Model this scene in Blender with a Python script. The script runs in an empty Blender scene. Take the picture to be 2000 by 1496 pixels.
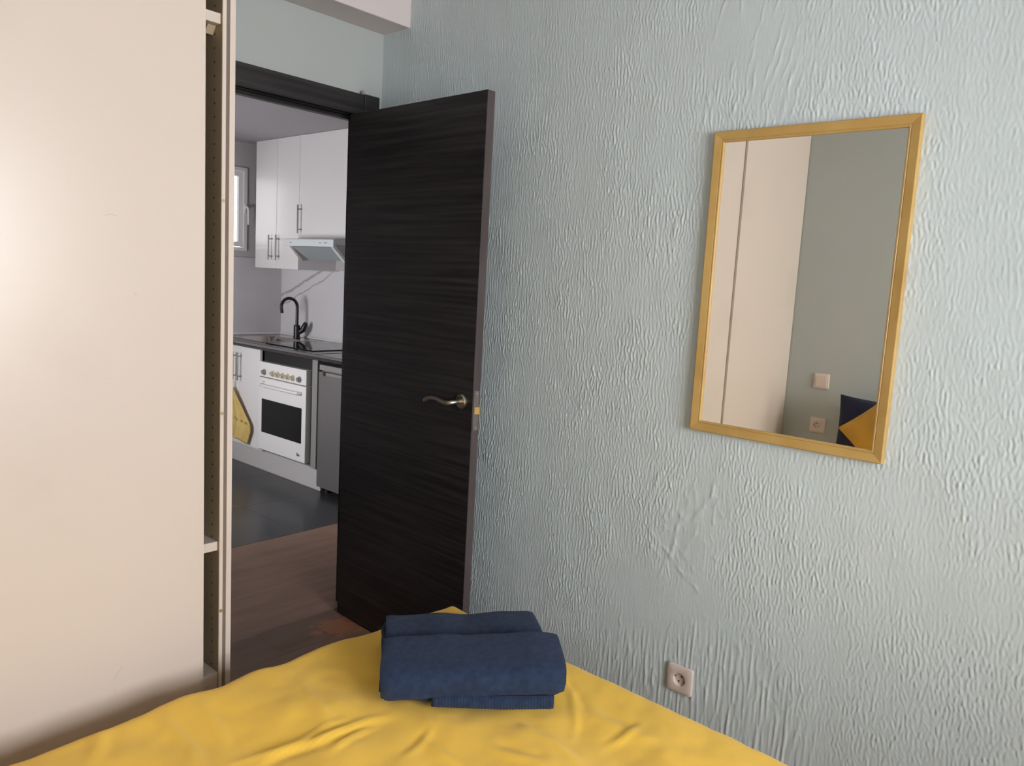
import bpy, bmesh, math, random
import numpy as np
from mathutils import Vector, Matrix

random.seed(7)
scene = bpy.context.scene
COL = scene.collection

# ------------------------------------------------------------------ camera
F_PX, CAM_H = 1514.84, 1.427
yaw, pitch, roll = (math.radians(a) for a in (48.66, 7.413, -3.178))
fwd = Vector((math.sin(yaw) * math.cos(pitch), math.cos(yaw) * math.cos(pitch), -math.sin(pitch)))
rgt = Vector((math.cos(yaw), -math.sin(yaw), 0))
dwn = fwd.cross(rgt)
r2 = math.cos(roll) * rgt + math.sin(roll) * dwn
d2 = -math.sin(roll) * rgt + math.cos(roll) * dwn
cam = bpy.data.cameras.new('camera')
cam.sensor_width = 36.0
cam.lens = F_PX / 2000 * 36.0
cam.clip_start = 0.02
cam_ob = bpy.data.objects.new('camera', cam)
COL.objects.link(cam_ob)
cam_ob.matrix_world = Matrix(((r2.x, -d2.x, -fwd.x, 0), (r2.y, -d2.y, -fwd.y, 0),
                              (r2.z, -d2.z, -fwd.z, CAM_H), (0, 0, 0, 1)))
scene.camera = cam_ob

# ------------------------------------------------------------------ light, exposure
scene.view_settings.view_transform = 'Standard'
scene.view_settings.look = 'None'
scene.view_settings.gamma = 1.0
scene.view_settings.use_curve_mapping = False
scene.view_settings.exposure = 1.2

world = bpy.data.worlds.new('world')
scene.world = world
world.use_nodes = True
bg = world.node_tree.nodes['Background']
bg.inputs[0].default_value = (1.0, 0.975, 0.985, 1)      # bright overcast sky
bg.inputs[1].default_value = 10.4

# bedroom dimensions (metres): camera stands over x=0, y=0
XL, XR = -0.33, 2.075          # left wall, textured right wall
YN, YF = -1.7, 2.620           # wall behind the camera, wall with the door
ZC = 2.62                      # bedroom ceiling
WT = 0.10                      # wall thickness
KX0, KX1 = 0.75, 3.44          # kitchen
WF = 0.065                     # thin partition with the door
KY0, KY1 = YF + WF, 5.53
KZ = 2.352
BW = (-0.20, 1.55, 0.85, 2.10)  # bedroom window x0 x1 z0 z1, in the wall behind the camera
KW = (2.70, 3.125, 1.550, 2.165)  # kitchen window, in the far kitchen wall

KL = (3.75, 4.70, 0.70, 1.58)      # unseen window added for light in the kitchen's left wall y0 y1 z0 z1


def portal(name, loc, rot, sx, sy):
    l = bpy.data.lights.new(name, 'AREA')
    l.shape = 'RECTANGLE'
    l.size, l.size_y = sx, sy
    l.cycles.is_portal = True
    o = bpy.data.objects.new(name, l)
    COL.objects.link(o)
    o.location = loc
    o.rotation_euler = rot


portal('window_portal', ((BW[0] + BW[1]) / 2, YN - WT, (BW[2] + BW[3]) / 2), (math.radians(90), 0, 0),
       BW[1] - BW[0], BW[3] - BW[2])
portal('kitchen_window_portal', ((KW[0] + KW[1]) / 2, KY1 + WT, (KW[2] + KW[3]) / 2), (math.radians(-90), 0, 0),
       KW[1] - KW[0], KW[3] - KW[2])

portal('added_window_portal', (KX0 - WT, (KL[0] + KL[1]) / 2, (KL[2] + KL[3]) / 2), (math.radians(90), 0, math.radians(-90)),  # portal for the added side window that brightens the kitchen fronts
       KL[1] - KL[0], KL[3] - KL[2])


# ------------------------------------------------------------------ materials
def lin(r, g, b):
    f = lambda c: (c / 255 / 12.92) if c <= 10.31 else ((c / 255 + 0.055) / 1.055) ** 2.4
    return (f(r), f(g), f(b), 1)


def mat(name, col, rough=0.5, metal=0.0, col2=None, scale=(1, 1, 1), nscale=5.0, detail=4.0, bump=0.0, bdist=0.002,
        bscale=None, spec=0.5, sheen=0.0, ramp=(0.35, 0.65), coat=0.0, bvec=(1, 1, 1)):
    m = bpy.data.materials.new(name)
    m.use_nodes = True
    nt = m.node_tree
    p = nt.nodes['Principled BSDF']
    p.inputs['Base Color'].default_value = col
    p.inputs['Roughness'].default_value = rough
    p.inputs['Metallic'].default_value = metal
    p.inputs['Specular IOR Level'].default_value = spec
    p.inputs['Sheen Weight'].default_value = sheen
    p.inputs['Coat Weight'].default_value = coat
    if col2 is not None or bump:
        tc = nt.nodes.new('ShaderNodeTexCoord')
    if col2 is not None:
        mp = nt.nodes.new('ShaderNodeMapping')
        mp.inputs['Scale'].default_value = scale
        nt.links.new(tc.outputs['Object'], mp.inputs['Vector'])
        n = nt.nodes.new('ShaderNodeTexNoise')
        n.inputs['Scale'].default_value = nscale
        n.inputs['Detail'].default_value = detail
        nt.links.new(mp.outputs[0], n.inputs['Vector'])
        r = nt.nodes.new('ShaderNodeValToRGB')
        r.color_ramp.elements[0].position, r.color_ramp.elements[1].position = ramp
        r.color_ramp.elements[0].color, r.color_ramp.elements[1].color = col, col2
        nt.links.new(n.outputs['Fac'], r.inputs[0])
        nt.links.new(r.outputs[0], p.inputs['Base Color'])
    if bump:
        mp2 = nt.nodes.new('ShaderNodeMapping')
        mp2.inputs['Scale'].default_value = bvec
        nt.links.new(tc.outputs['Object'], mp2.inputs['Vector'])
        n2 = nt.nodes.new('ShaderNodeTexNoise')
        n2.inputs['Scale'].default_value = bscale or nscale
        n2.inputs['Detail'].default_value = 3.0
        nt.links.new(mp2.outputs[0], n2.inputs['Vector'])
        b = nt.nodes.new('ShaderNodeBump')
        b.inputs['Strength'].default_value = bump
        b.inputs['Distance'].default_value = bdist
        nt.links.new(n2.outputs['Fac'], b.inputs['Height'])
        nt.links.new(b.outputs[0], p.inputs['Normal'])
    return m


M = {}
M['plaster'] = mat('teal_plaster', (0.555, 0.635, 0.66, 1), 0.5, col2=(0.57, 0.645, 0.665, 1), nscale=1.6, bump=0.25, bdist=0.001, bscale=260)
M['smooth_plaster'] = mat('smooth_teal_plaster', (0.415, 0.45, 0.445, 1), 0.6, col2=(0.43, 0.46, 0.45, 1), nscale=3.0, bump=0.3, bdist=0.002, bscale=26)
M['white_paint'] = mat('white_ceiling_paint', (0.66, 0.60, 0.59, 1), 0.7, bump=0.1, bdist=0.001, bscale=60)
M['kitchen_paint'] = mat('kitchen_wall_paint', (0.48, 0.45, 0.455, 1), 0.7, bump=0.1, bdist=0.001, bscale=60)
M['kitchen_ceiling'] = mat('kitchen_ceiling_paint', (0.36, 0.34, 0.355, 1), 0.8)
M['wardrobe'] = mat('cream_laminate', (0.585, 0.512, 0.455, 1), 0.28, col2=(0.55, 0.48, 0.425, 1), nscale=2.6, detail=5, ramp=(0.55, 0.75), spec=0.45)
M['wardrobe_shaded'] = mat('cream_laminate_shaded', (0.40, 0.315, 0.205, 1), 0.5)  # cream laminate with the interior's shade put into its colour
M['scuff'] = mat('scuff', (0.50, 0.43, 0.37, 1), 0.6)
M['hole'] = mat('dark_hole', (0.03, 0.022, 0.016, 1), 0.8)
M['screw'] = mat('brass_screw', (0.45, 0.36, 0.22, 1), 0.4, 0.7)
M['wenge'] = mat('wenge_wood', (0.0085, 0.0072, 0.0078, 1), 0.40, col2=(0.060, 0.052, 0.053, 1), scale=(0.6, 1, 22), nscale=3.2, detail=8,
                 ramp=(0.40, 0.95), bump=0.12, bdist=0.0006, bscale=60, bvec=(.1, 1, 5))  # grain, with streaks lightened to paint in the leaf's sheen
M['wenge_edge'] = mat('wenge_edge_band', (0.055, 0.042, 0.043, 1), 0.45, col2=(0.085, 0.066, 0.066, 1), scale=(1, 1, 0.2), nscale=14)
M['nickel'] = mat('brushed_nickel', (0.62, 0.56, 0.48, 1), 0.28, 1.0)
M['bar_steel'] = mat('bar_handle_steel', (0.34, 0.32, 0.31, 1), 0.35, 0.9)
M['plate_steel'] = mat('dull_plate_steel', (0.30, 0.27, 0.25, 1), 0.42, 0.9)
M['brass'] = mat('brass_latch', (0.78, 0.55, 0.22, 1), 0.3, 1.0)
M['gold'] = mat('gold_wood', (0.50, 0.325, 0.105, 1), 0.38, col2=(0.41, 0.235, 0.06, 1), scale=(1, 1, 1), nscale=9, detail=6, ramp=(0.4, 0.75))
M['mirror'] = mat('mirror_glass', (0.89, 0.87, 0.81, 1), 0.0, 1.0)
M['plastic'] = mat('cream_plastic', (0.66, 0.56, 0.51, 1), 0.35)
M['clip'] = mat('steel_clip', (0.55, 0.52, 0.48, 1), 0.35, 0.9)
M['duvet'] = mat('yellow_cotton', (0.86, 0.54, 0.072, 1), 0.85, col2=(0.83, 0.515, 0.065, 1), nscale=5, sheen=0.15, spec=0.25, bump=0.25, bdist=0.0006, bscale=700)
M['navy'] = mat('navy_terry', (0.0165, 0.028, 0.062, 1), 0.95, col2=(0.024, 0.041, 0.086, 1), nscale=60, detail=5, sheen=0.06, spec=0.15, bump=0.9, bdist=0.0022, bscale=420)
M['navy_flat'] = mat('navy_cotton', (0.010, 0.014, 0.040, 1), 0.9, sheen=0.1)
M['mustard'] = mat('mustard_velvet', (0.60, 0.33, 0.03, 1), 0.8, col2=(0.50, 0.26, 0.02, 1), nscale=8, sheen=0.25)
M['mattress'] = mat('white_ticking', (0.75, 0.73, 0.70, 1), 0.9)
M['bedwood'] = mat('bed_base_wood', (0.20, 0.13, 0.08, 1), 0.6)
M['white_gloss'] = mat('white_cabinet', (0.74, 0.72, 0.73, 1), 0.3)
M['plinth_shaded'] = mat('shaded_white_plinth', (0.50, 0.48, 0.48, 1), 0.45)  # white board, greyed to paint in the shade under the cabinets
M['steel'] = mat('stainless_steel', (0.52, 0.50, 0.49, 1), 0.3, 1.0, bump=0.06, bdist=0.0004, bscale=90, bvec=(1, 1, .05))
M['sink_steel'] = mat('sink_steel', (0.58, 0.53, 0.50, 1), 0.22, 1.0)
M['fridge'] = mat('silver_fridge', (0.33, 0.315, 0.315, 1), 0.38, 0.75)
M['black_matt'] = mat('matt_black', (0.008, 0.008, 0.009, 1), 0.35)
M['black_glass'] = mat('black_glass', (0.006, 0.007, 0.008, 1), 0.06)
M['dark'] = mat('dark_gap', (0.012, 0.012, 0.013, 1), 0.7)
M['enamel'] = mat('white_enamel', (0.76, 0.74, 0.74, 1), 0.22)
M['hood_white'] = mat('hood_white', (0.66, 0.70, 0.72, 1), 0.35)
M['hood_grey'] = mat('hood_grey', (0.36, 0.40, 0.42, 1), 0.35)
M['hood_cheek'] = mat('hood_cheek', (0.42, 0.39, 0.36, 1), 0.45)
M['grey_panel'] = mat('grey_panel', (0.25, 0.245, 0.235, 1), 0.5)
M['counter'] = mat('dark_granite', (0.028, 0.025, 0.027, 1), 0.16, col2=(0.13, 0.115, 0.12, 1), nscale=130, detail=3, ramp=(0.5, 0.72))
M['knob'] = mat('knob_beige', (0.55, 0.48, 0.36, 1), 0.4)
M['pvc'] = mat('white_pvc', (0.75, 0.72, 0.73, 1), 0.35)
M['cloth'] = mat('yellow_cloth', (0.64, 0.47, 0.17, 1), 0.9, col2=(0.56, 0.39, 0.12, 1), nscale=14)
M['cloth_mark'] = mat('cloth_brown', (0.34, 0.20, 0.05, 1), 0.9)
M['slab'] = mat('floor_slab', (0.03, 0.025, 0.022, 1), 0.9)
M['tile'] = mat('dark_floor_tile', (0.030, 0.031, 0.037, 1), 0.30, col2=(0.050, 0.050, 0.056, 1), nscale=2.3, detail=7, ramp=(0.35, 0.75))


def glass_mat(name='window_glass', tint=(0.96, 0.97, 0.97, 1)):
    m = bpy.data.materials.new(name)
    m.use_nodes = True
    nt = m.node_tree
    nt.nodes.clear()
    o = nt.nodes.new('ShaderNodeOutputMaterial')
    t = nt.nodes.new('ShaderNodeBsdfTransparent')
    t.inputs[0].default_value = tint
    g = nt.nodes.new('ShaderNodeBsdfGlossy')
    g.inputs['Roughness'].default_value = 0.02
    fr = nt.nodes.new('ShaderNodeFresnel')
    fr.inputs[0].default_value = 1.45
    mx = nt.nodes.new('ShaderNodeMixShader')
    nt.links.new(fr.outputs[0], mx.inputs[0])
    nt.links.new(t.outputs[0], mx.inputs[1])
    nt.links.new(g.outputs[0], mx.inputs[2])
    nt.links.new(mx.outputs[0], o.inputs[0])
    return m


M['glass'] = glass_mat()
M['dim_glass'] = glass_mat('dimmed_glass', (0.36, 0.36, 0.36, 1))   # small kitchen window's pane, darkened to dim daylight on the cabinets


def wood_floor_mat():
    m = mat('brown_laminate', (0.27, 0.160, 0.112, 1), 0.5, col2=(0.36, 0.23, 0.17, 1), scale=(1.0, 6, 1), nscale=3.0, detail=8, ramp=(0.3, 0.75), spec=0.35,
            bump=0.06, bdist=0.0006, bscale=30, bvec=(.3, 6, 1))
    nt = m.node_tree
    p = nt.nodes['Principled BSDF']
    ramp = [n for n in nt.nodes if n.type == 'VALTORGB'][0]
    mp = [n for n in nt.nodes if n.type == 'MAPPING'][0]
    oi = nt.nodes.new('ShaderNodeObjectInfo')
    # every plank reads another stretch of the grain
    cx = nt.nodes.new('ShaderNodeCombineXYZ')
    mm = nt.nodes.new('ShaderNodeMath'); mm.operation = 'MULTIPLY'; mm.inputs[1].default_value = 37
    nt.links.new(oi.outputs['Random'], mm.inputs[0])
    for i in range(3):
        nt.links.new(mm.outputs[0], cx.inputs[i])
    nt.links.new(cx.outputs[0], mp.inputs['Location'])
    hsv = nt.nodes.new('ShaderNodeHueSaturation')
    mr = nt.nodes.new('ShaderNodeMapRange')
    mr.inputs['To Min'].default_value, mr.inputs['To Max'].default_value = 0.82, 1.15
    nt.links.new(oi.outputs['Random'], mr.inputs['Value'])
    nt.links.new(mr.outputs[0], hsv.inputs['Value'])
    nt.links.new(ramp.outputs[0], hsv.inputs['Color'])
    # worn, chipped spot of bare board by the door hinge
    geo = nt.nodes.new('ShaderNodeNewGeometry')
    vm = nt.nodes.new('ShaderNodeVectorMath'); vm.operation = 'SUBTRACT'; vm.inputs[1].default_value = (1.82, 2.47, 0)
    nt.links.new(geo.outputs['Position'], vm.inputs[0])
    vs = nt.nodes.new('ShaderNodeVectorMath'); vs.operation = 'MULTIPLY'; vs.inputs[1].default_value = (1 / 0.13, 1 / 0.10, 1)
    nt.links.new(vm.outputs[0], vs.inputs[0])
    ln = nt.nodes.new('ShaderNodeVectorMath'); ln.operation = 'LENGTH'
    nt.links.new(vs.outputs[0], ln.inputs[0])
    nz = nt.nodes.new('ShaderNodeTexNoise'); nz.inputs['Scale'].default_value = 22; nz.inputs['Detail'].default_value = 5
    nt.links.new(geo.outputs['Position'], nz.inputs['Vector'])
    ma = nt.nodes.new('ShaderNodeMath'); ma.operation = 'MULTIPLY_ADD'; ma.inputs[1].default_value = 2.2
    nt.links.new(nz.outputs['Fac'], ma.inputs[0]); nt.links.new(ln.outputs['Value'], ma.inputs[2])
    st = nt.nodes.new('ShaderNodeMapRange')
    st.inputs['From Min'].default_value, st.inputs['From Max'].default_value = 1.95, 1.75
    nt.links.new(ma.outputs[0], st.inputs['Value'])
    mx = nt.nodes.new('ShaderNodeMix'); mx.data_type = 'RGBA'
    mx.inputs[7].default_value = (0.46, 0.20, 0.105, 1)
    nt.links.new(st.outputs[0], mx.inputs[0]); nt.links.new(hsv.outputs[0], mx.inputs[6])
    nt.links.new(mx.outputs[2], p.inputs['Base Color'])
    return m


M['wood_floor'] = wood_floor_mat()


def marble_mat():
    m = mat('white_marble_panel', (0.66, 0.64, 0.66, 1), 0.25)
    nt = m.node_tree
    p = nt.nodes['Principled BSDF']
    geo = nt.nodes.new('ShaderNodeNewGeometry')
    sep = nt.nodes.new('ShaderNodeSeparateXYZ'); nt.links.new(geo.outputs['Position'], sep.inputs[0])
    nz = nt.nodes.new('ShaderNodeTexNoise'); nz.inputs['Scale'].default_value = 6; nz.inputs['Detail'].default_value = 5
    nt.links.new(geo.outputs['Position'], nz.inputs['Vector'])

    def math_(op, a, b=None, c=None):
        n = nt.nodes.new('ShaderNodeMath'); n.operation = op
        for i, v in enumerate((a, b, c)):
            if v is None: continue
            if isinstance(v, (int, float)): n.inputs[i].default_value = v
            else: nt.links.new(v, n.inputs[i])
        return n.outputs[0]
    s = math_('MULTIPLY_ADD', sep.outputs['Y'], 0.4, sep.outputs['Z'])
    s = math_('MULTIPLY_ADD', nz.outputs['Fac'], 0.07, s)
    tot = None
    for c, w in ((3.462, 0.016), (3.383, 0.010)):
        d = math_('ABSOLUTE', math_('SUBTRACT', s, c))
        v = math_('MAXIMUM', math_('SUBTRACT', 1.0, math_('DIVIDE', d, w)), 0.0)
        tot = v if tot is None else math_('MAXIMUM', tot, v)
    tot = math_('MULTIPLY', tot, math_('MULTIPLY_ADD', nz.outputs['Fac'], 1.2, 0.1))
    mx = nt.nodes.new('ShaderNodeMix'); mx.data_type = 'RGBA'
    mx.inputs[6].default_value = (0.66, 0.64, 0.66, 1); mx.inputs[7].default_value = (0.26, 0.24, 0.26, 1)
    nt.links.new(tot, mx.inputs[0]); nt.links.new(mx.outputs[2], p.inputs['Base Color'])
    return m


M['marble'] = marble_mat()
M['marble_plain'] = mat('grey_marble_panel', (0.60, 0.58, 0.60, 1), 0.3, col2=(0.54, 0.52, 0.54, 1), nscale=2.5, detail=6)


# ------------------------------------------------------------------ mesh helpers
def add_box(bm, x0, x1, y0, y1, z0, z1):
    v = [bm.verts.new((x, y, z)) for x in (x0, x1) for y in (y0, y1) for z in (z0, z1)]
    for f in ((0, 1, 3, 2), (4, 6, 7, 5), (0, 4, 5, 1), (2, 3, 7, 6), (0, 2, 6, 4), (1, 5, 7, 3)):
        bm.faces.new([v[i] for i in f])


def add_tube(bm, pts, rad, seg=12, cap=True):
    pts = [Vector(p) for p in pts]
    n = len(pts)
    rad = rad if isinstance(rad, (list, tuple)) else [rad] * n
    rings = []
    up = None
    for i, p in enumerate(pts):
        t = (pts[min(i + 1, n - 1)] - pts[max(i - 1, 0)]).normalized()
        if up is None:
            up = Vector((0, 0, 1)) if abs(t.z) < 0.9 else Vector((1, 0, 0))
        a = t.cross(up).normalized()
        up = a.cross(t).normalized()
        rings.append([bm.verts.new(p + rad[i] * (math.cos(k / seg * 2 * math.pi) * a + math.sin(k / seg * 2 * math.pi) * up)) for k in range(seg)])
    for i in range(n - 1):
        for k in range(seg):
            bm.faces.new((rings[i][k], rings[i][(k + 1) % seg], rings[i + 1][(k + 1) % seg], rings[i + 1][k]))
    if cap:
        bm.faces.new(list(reversed(rings[0])))
        bm.faces.new(rings[-1])


def add_prism(bm, poly, axis, a, b):
    """poly: 2D points in the two other axes (kept in x,y,z order), pushed from a to b along axis"""
    def mk(p, t):
        q = list(p); q.insert(axis, t); return bm.verts.new(q)
    A = [mk(p, a) for p in poly]; B = [mk(p, b) for p in poly]
    n = len(poly)
    bm.faces.new(A); bm.faces.new(list(reversed(B)))
    for i in range(n):
        bm.faces.new((A[i], B[i], B[(i + 1) % n], A[(i + 1) % n]))


def obj(name, bm, material, parent=None, smooth=False, bevel=0.0, seg=2, local=False):
    """links a bmesh as one object; coordinates are world ones unless local"""
    bmesh.ops.recalc_face_normals(bm, faces=bm.faces)
    if bevel:
        bmesh.ops.bevel(bm, geom=[e for e in bm.edges if len(e.link_faces) == 2 and e.calc_face_angle(0) > 0.6],
                        offset=bevel, segments=seg, affect='EDGES', profile=0.5, clamp_overlap=True)
    me = bpy.data.meshes.new(name)
    o = bpy.data.objects.new(name, me)
    if parent is not None:
        if not local:
            off = Vector(parent.location)
            q = parent.parent
            while q is not None:
                off += Vector(q.location); q = q.parent
            bmesh.ops.translate(bm, verts=bm.verts, vec=-off)
        o.parent = parent
    elif not local:
        lo = Vector([min(v.co[i] for v in bm.verts) for i in range(3)])
        hi = Vector([max(v.co[i] for v in bm.verts) for i in range(3)])
        c = Vector(((lo.x + hi.x) / 2, (lo.y + hi.y) / 2, lo.z))
        bmesh.ops.translate(bm, verts=bm.verts, vec=-c)
        o.location = c
    for f in bm.faces:
        f.smooth = smooth
    bm.to_mesh(me); bm.free()
    if smooth:
        try:
            me.set_sharp_from_angle(angle=math.radians(38))
        except Exception:
            pass
    me.materials.append(M[material] if isinstance(material, str) else material)
    COL.objects.link(o)
    return o


def box(name, xs, ys, zs, material, parent=None, bevel=0.0, **k):
    bm = bmesh.new()
    add_box(bm, xs[0], xs[1], ys[0], ys[1], zs[0], zs[1])
    return obj(name, bm, material, parent, bevel=bevel, **k)


def tube(name, pts, rad, material, parent=None, seg=12, **k):
    bm = bmesh.new(); add_tube(bm, pts, rad, seg)
    return obj(name, bm, material, parent, smooth=True, **k)


def prism(name, poly, axis, a, b, material, parent=None, bevel=0.0, **k):
    bm = bmesh.new(); add_prism(bm, poly, axis, a, b)
    return obj(name, bm, material, parent, bevel=bevel, **k)


def tag(o, label, cat, group=None, kind=None):
    o['label'] = label
    o['category'] = cat
    if group: o['group'] = group
    if kind: o['kind'] = kind
    return o


def thing(name, loc, label, cat, group=None, kind=None):
    o = bpy.data.objects.new(name, None)
    o.empty_display_size = 0.1
    COL.objects.link(o)
    o.location = loc
    return tag(o, label, cat, group, kind)


def grid_mesh(name, P, material, parent=None, smooth=True, keep=None):
    """P: (n, m, 3) array of points -> one quad grid"""
    n, m = P.shape[:2]
    loc = Vector((0, 0, 0))
    me = bpy.data.meshes.new(name)
    idx = np.arange(n * m).reshape(n, m)
    q = np.stack([idx[:-1, :-1], idx[1:, :-1], idx[1:, 1:], idx[:-1, 1:]], -1).reshape(-1, 4)
    me.vertices.add(n * m)
    me.vertices.foreach_set('co', P.reshape(-1).astype(np.float32))
    me.loops.add(q.size)
    me.loops.foreach_set('vertex_index', q.reshape(-1).astype(np.int32))
    me.polygons.add(len(q))
    me.polygons.foreach_set('loop_start', (np.arange(len(q)) * 4).astype(np.int32))
    me.polygons.foreach_set('use_smooth', np.full(len(q), smooth))
    me.update(calc_edges=True)
    me.validate()
    me.materials.append(M[material])
    o = bpy.data.objects.new(name, me)
    if parent: o.parent = parent
    COL.objects.link(o)
    return o


def sstep(x, a, b):
    t = np.clip((x - a) / (b - a), 0, 1)
    return t * t * (3 - 2 * t)


def band_noise(n, m, da, db, k0, bw, kb, seed, lowpass=False):
    """filtered white noise on an n x m grid (spacing da, db); ridges along the second axis"""
    rng = np.random.default_rng(seed)
    w = np.fft.rfft2(rng.standard_normal((n, m)))
    fa = np.abs(np.fft.fftfreq(n, da))[:, None]
    fb = np.fft.rfftfreq(m, db)[None, :]
    if lowpass:
        g = np.exp(-(fa / k0) ** 2 - (fb / kb) ** 2)
    else:
        g = np.exp(-((fa - k0) / bw) ** 2 - (fb / kb) ** 2)
    h = np.fft.irfft2(w * g, s=(n, m))
    return (h - h.mean()) / h.std()


# ------------------------------------------------------------------ setting: bedroom shell
def wall_with_hole(name, axis, pos, thick, a0, a1, z0, z1, hole, material, label):
    """wall in the plane axis=pos (axis 0: x, 1: y), spanning a0..a1, with one rectangular hole (h0,h1,hz0,hz1)"""
    h0, h1, hz0, hz1 = hole
    bm = bmesh.new()
    for (p, q, r, s) in ((a0, h0, z0, z1), (h1, a1, z0, z1), (h0, h1, hz1, z1), (h0, h1, z0, hz0)):
        if q - p > 1e-4 and s - r > 1e-4:
            if axis == 1: add_box(bm, p, q, pos, pos + thick, r, s)
            else: add_box(bm, pos, pos + thick, p, q, r, s)
    o = obj(name, bm, material)
    return tag(o, label, 'wall', kind='structure')


# textured wall: rippled roller plaster with trowel scars, real relief
NY, NZ = 1650, 640
ya = np.linspace(YN, YF, NY); za = np.linspace(0, ZC, NZ)
dy, dz = ya[1] - ya[0], za[1] - za[0]
YY, ZZ = np.meshgrid(ya, za, indexing='ij')


def blob(y, z, ry, rz, soft=0.35, rot=0.0):
    c, s = math.cos(rot), math.sin(rot)
    u = ((YY - y) * c + (ZZ - z) * s) / ry
    v = (-(YY - y) * s + (ZZ - z) * c) / rz
    d = np.sqrt(u * u + v * v)
    return 1 - sstep(d, 1 - soft, 1 + soft)


r1 = band_noise(NY, NZ, dy, dz, 86, 44, 52, 1)
r2n = band_noise(NY, NZ, dy, dz, 78, 48, 72, 2)
r3 = band_noise(NY, NZ, dy, dz, 55, 32, 9, 3)       # long vertical drips
low = band_noise(NY, NZ, dy, dz, 2.6, 0, 2.6, 4, True)
low2 = band_noise(NY, NZ, dy, dz, 7, 0, 6, 5, True)
near = sstep(YY, 1.25, 0.45)
rip = (1 - near) * r1 + near * (0.6 * r1 + 0.7 * r2n)
rip = np.where(rip > 0, rip ** 1.15 * 1.1, -0.75 * np.abs(rip) ** 0.9)
amp = 0.00052 * (1 - 0.2 * near) * np.clip(1 + 0.22 * low + 0.18 * low2, 0.62, 1.6)
amp *= 1 - 0.45 * sstep(ZZ, 1.7, 2.3) * sstep(YY, 1.0, 1.5)
smooth = np.zeros_like(YY)
for a in ((1.19, 0.46, 0.17, 0.12, .4, 0.35), (1.04, 0.50, 0.09, 0.13, .4, 0), (1.07, 0.72, 0.10, 0.20, .5, 0.25), (0.98, 2.10, 0.09, 0.16, .5, -.25),
          (1.10, 2.15, 0.07, 0.12, .5, 0), (1.27, 0.33, 0.12, 0.06, .5, 0)):
    smooth = np.maximum(smooth, blob(*a))
drip = np.maximum.reduce([blob(1.17, 0.20, 0.20, 0.13, .45), blob(0.93, 0.27, 0.20, 0.16, .5), blob(0.76, 0.16, .12, .2, .6)])
H = rip * amp * (1 - 0.82 * smooth) * (1 - 0.5 * drip)
H += drip * 0.0008 * np.where(r3 > 0.2, r3, 0.25 * r3)


def ridge(p0, p1, w, h, wob=0.006, seed=0):
    """a trowel ridge between two wall points (y, z)"""
    global H
    (y0, z0), (y1, z1) = p0, p1
    L = math.hypot(y1 - y0, z1 - z0)
    ty, tz = (y1 - y0) / L, (z1 - z0) / L
    s = (YY - y0) * ty + (ZZ - z0) * tz
    d = -(YY - y0) * tz + (ZZ - z0) * ty
    rg = random.Random(seed)
    d = d + wob * np.sin(s * rg.uniform(35, 60) + rg.random() * 6) * 0.6 + wob * np.sin(s * rg.uniform(90, 140) + rg.random() * 6) * 0.3
    env = sstep(s, -0.01, 0.03) * (1 - sstep(s, L - 0.04, L + 0.01))
    env = env * (0.65 + 0.35 * np.sin(s * rg.uniform(60, 120) + rg.random() * 6))
    H += 0.6 * h * env * np.exp(-(d / w) ** 2)


rr = random.Random(11)
for k in range(34):       # fan of scars above the mirror
    y = 0.80 + 0.34 * k / 34 + rr.uniform(-.02, .02)
    z = rr.uniform(2.02, 2.42) if k % 3 else rr.uniform(1.98, 2.08)
    L = rr.uniform(0.06, 0.20)
    lean = rr.uniform(0.12, 0.32)
    ridge((y, z), (y + lean * L, z - L), rr.uniform(.0024, .0042), rr.uniform(.0014, .0030), .004, seed=k)
for k in range(9):        # beside the mirror's upper left corner
    y = 1.17 + rr.uniform(0, .17); z = rr.uniform(1.55, 1.78); L = rr.uniform(.05, .16)
    ridge((y, z), (y + rr.uniform(-.01, .03), z - L), rr.uniform(.004, .006), rr.uniform(.0012, .0026), seed=40 + k)
for k in range(16):       # repair under the mirror
    y = rr.uniform(0.92, 1.22); z = rr.uniform(0.62, 0.95); L = rr.uniform(.05, .2)
    a = rr.uniform(-.35, .5)
    ridge((y, z), (y + a * L, z - L), rr.uniform(.004, .007), rr.uniform(.0010, .0026), seed=70 + k)
ridge((1.24, 0.70), (1.02, 0.52), .006, .0026, seed=101)
ridge((1.23, 0.66), (1.13, 0.56), .005, .0022, seed=102)
ridge((1.19, 0.88), (1.26, 0.70), .006, .0018, seed=103)
for k in range(26):       # drips around the socket
    y = rr.uniform(0.72, 1.36); z = rr.uniform(0.22, 0.44) - 0.1 * max(0, y - 1.1); L = rr.uniform(.05, .17)
    if 1.0 < y < 1.13 and z - L < .30: continue
    ridge((y, z), (y + rr.uniform(-.012, .012), z - L), rr.uniform(.004, .006), rr.uniform(.0016, .0034), seed=130 + k)
H += 0.0004 * low2
lump = band_noise(NY, NZ, dy, dz, 42, 0, 36, 6, True)
rough = np.maximum(blob(1.07, 0.74, 0.13, 0.20, .5, .2), 0.8 * blob(0.95, 0.30, 0.26, 0.16, .5))
H += rough * 0.0007 * np.clip(lump - 0.5, 0, 3)
H = np.clip(H, -0.003, 0.007)
keep = np.unique(np.concatenate([np.arange(0, int(np.searchsorted(ya, -0.15)), 4), np.arange(int(np.searchsorted(ya, -0.15)), NY)]))
P = np.stack([XR - H, YY, ZZ], -1)[keep]      # coarser where only the far side of the room could see it
wr = grid_mesh('wall_right', P, 'plaster')
tag(wr, 'pale teal wall of rippled plaster behind the gold mirror', 'wall', kind='structure')

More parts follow.
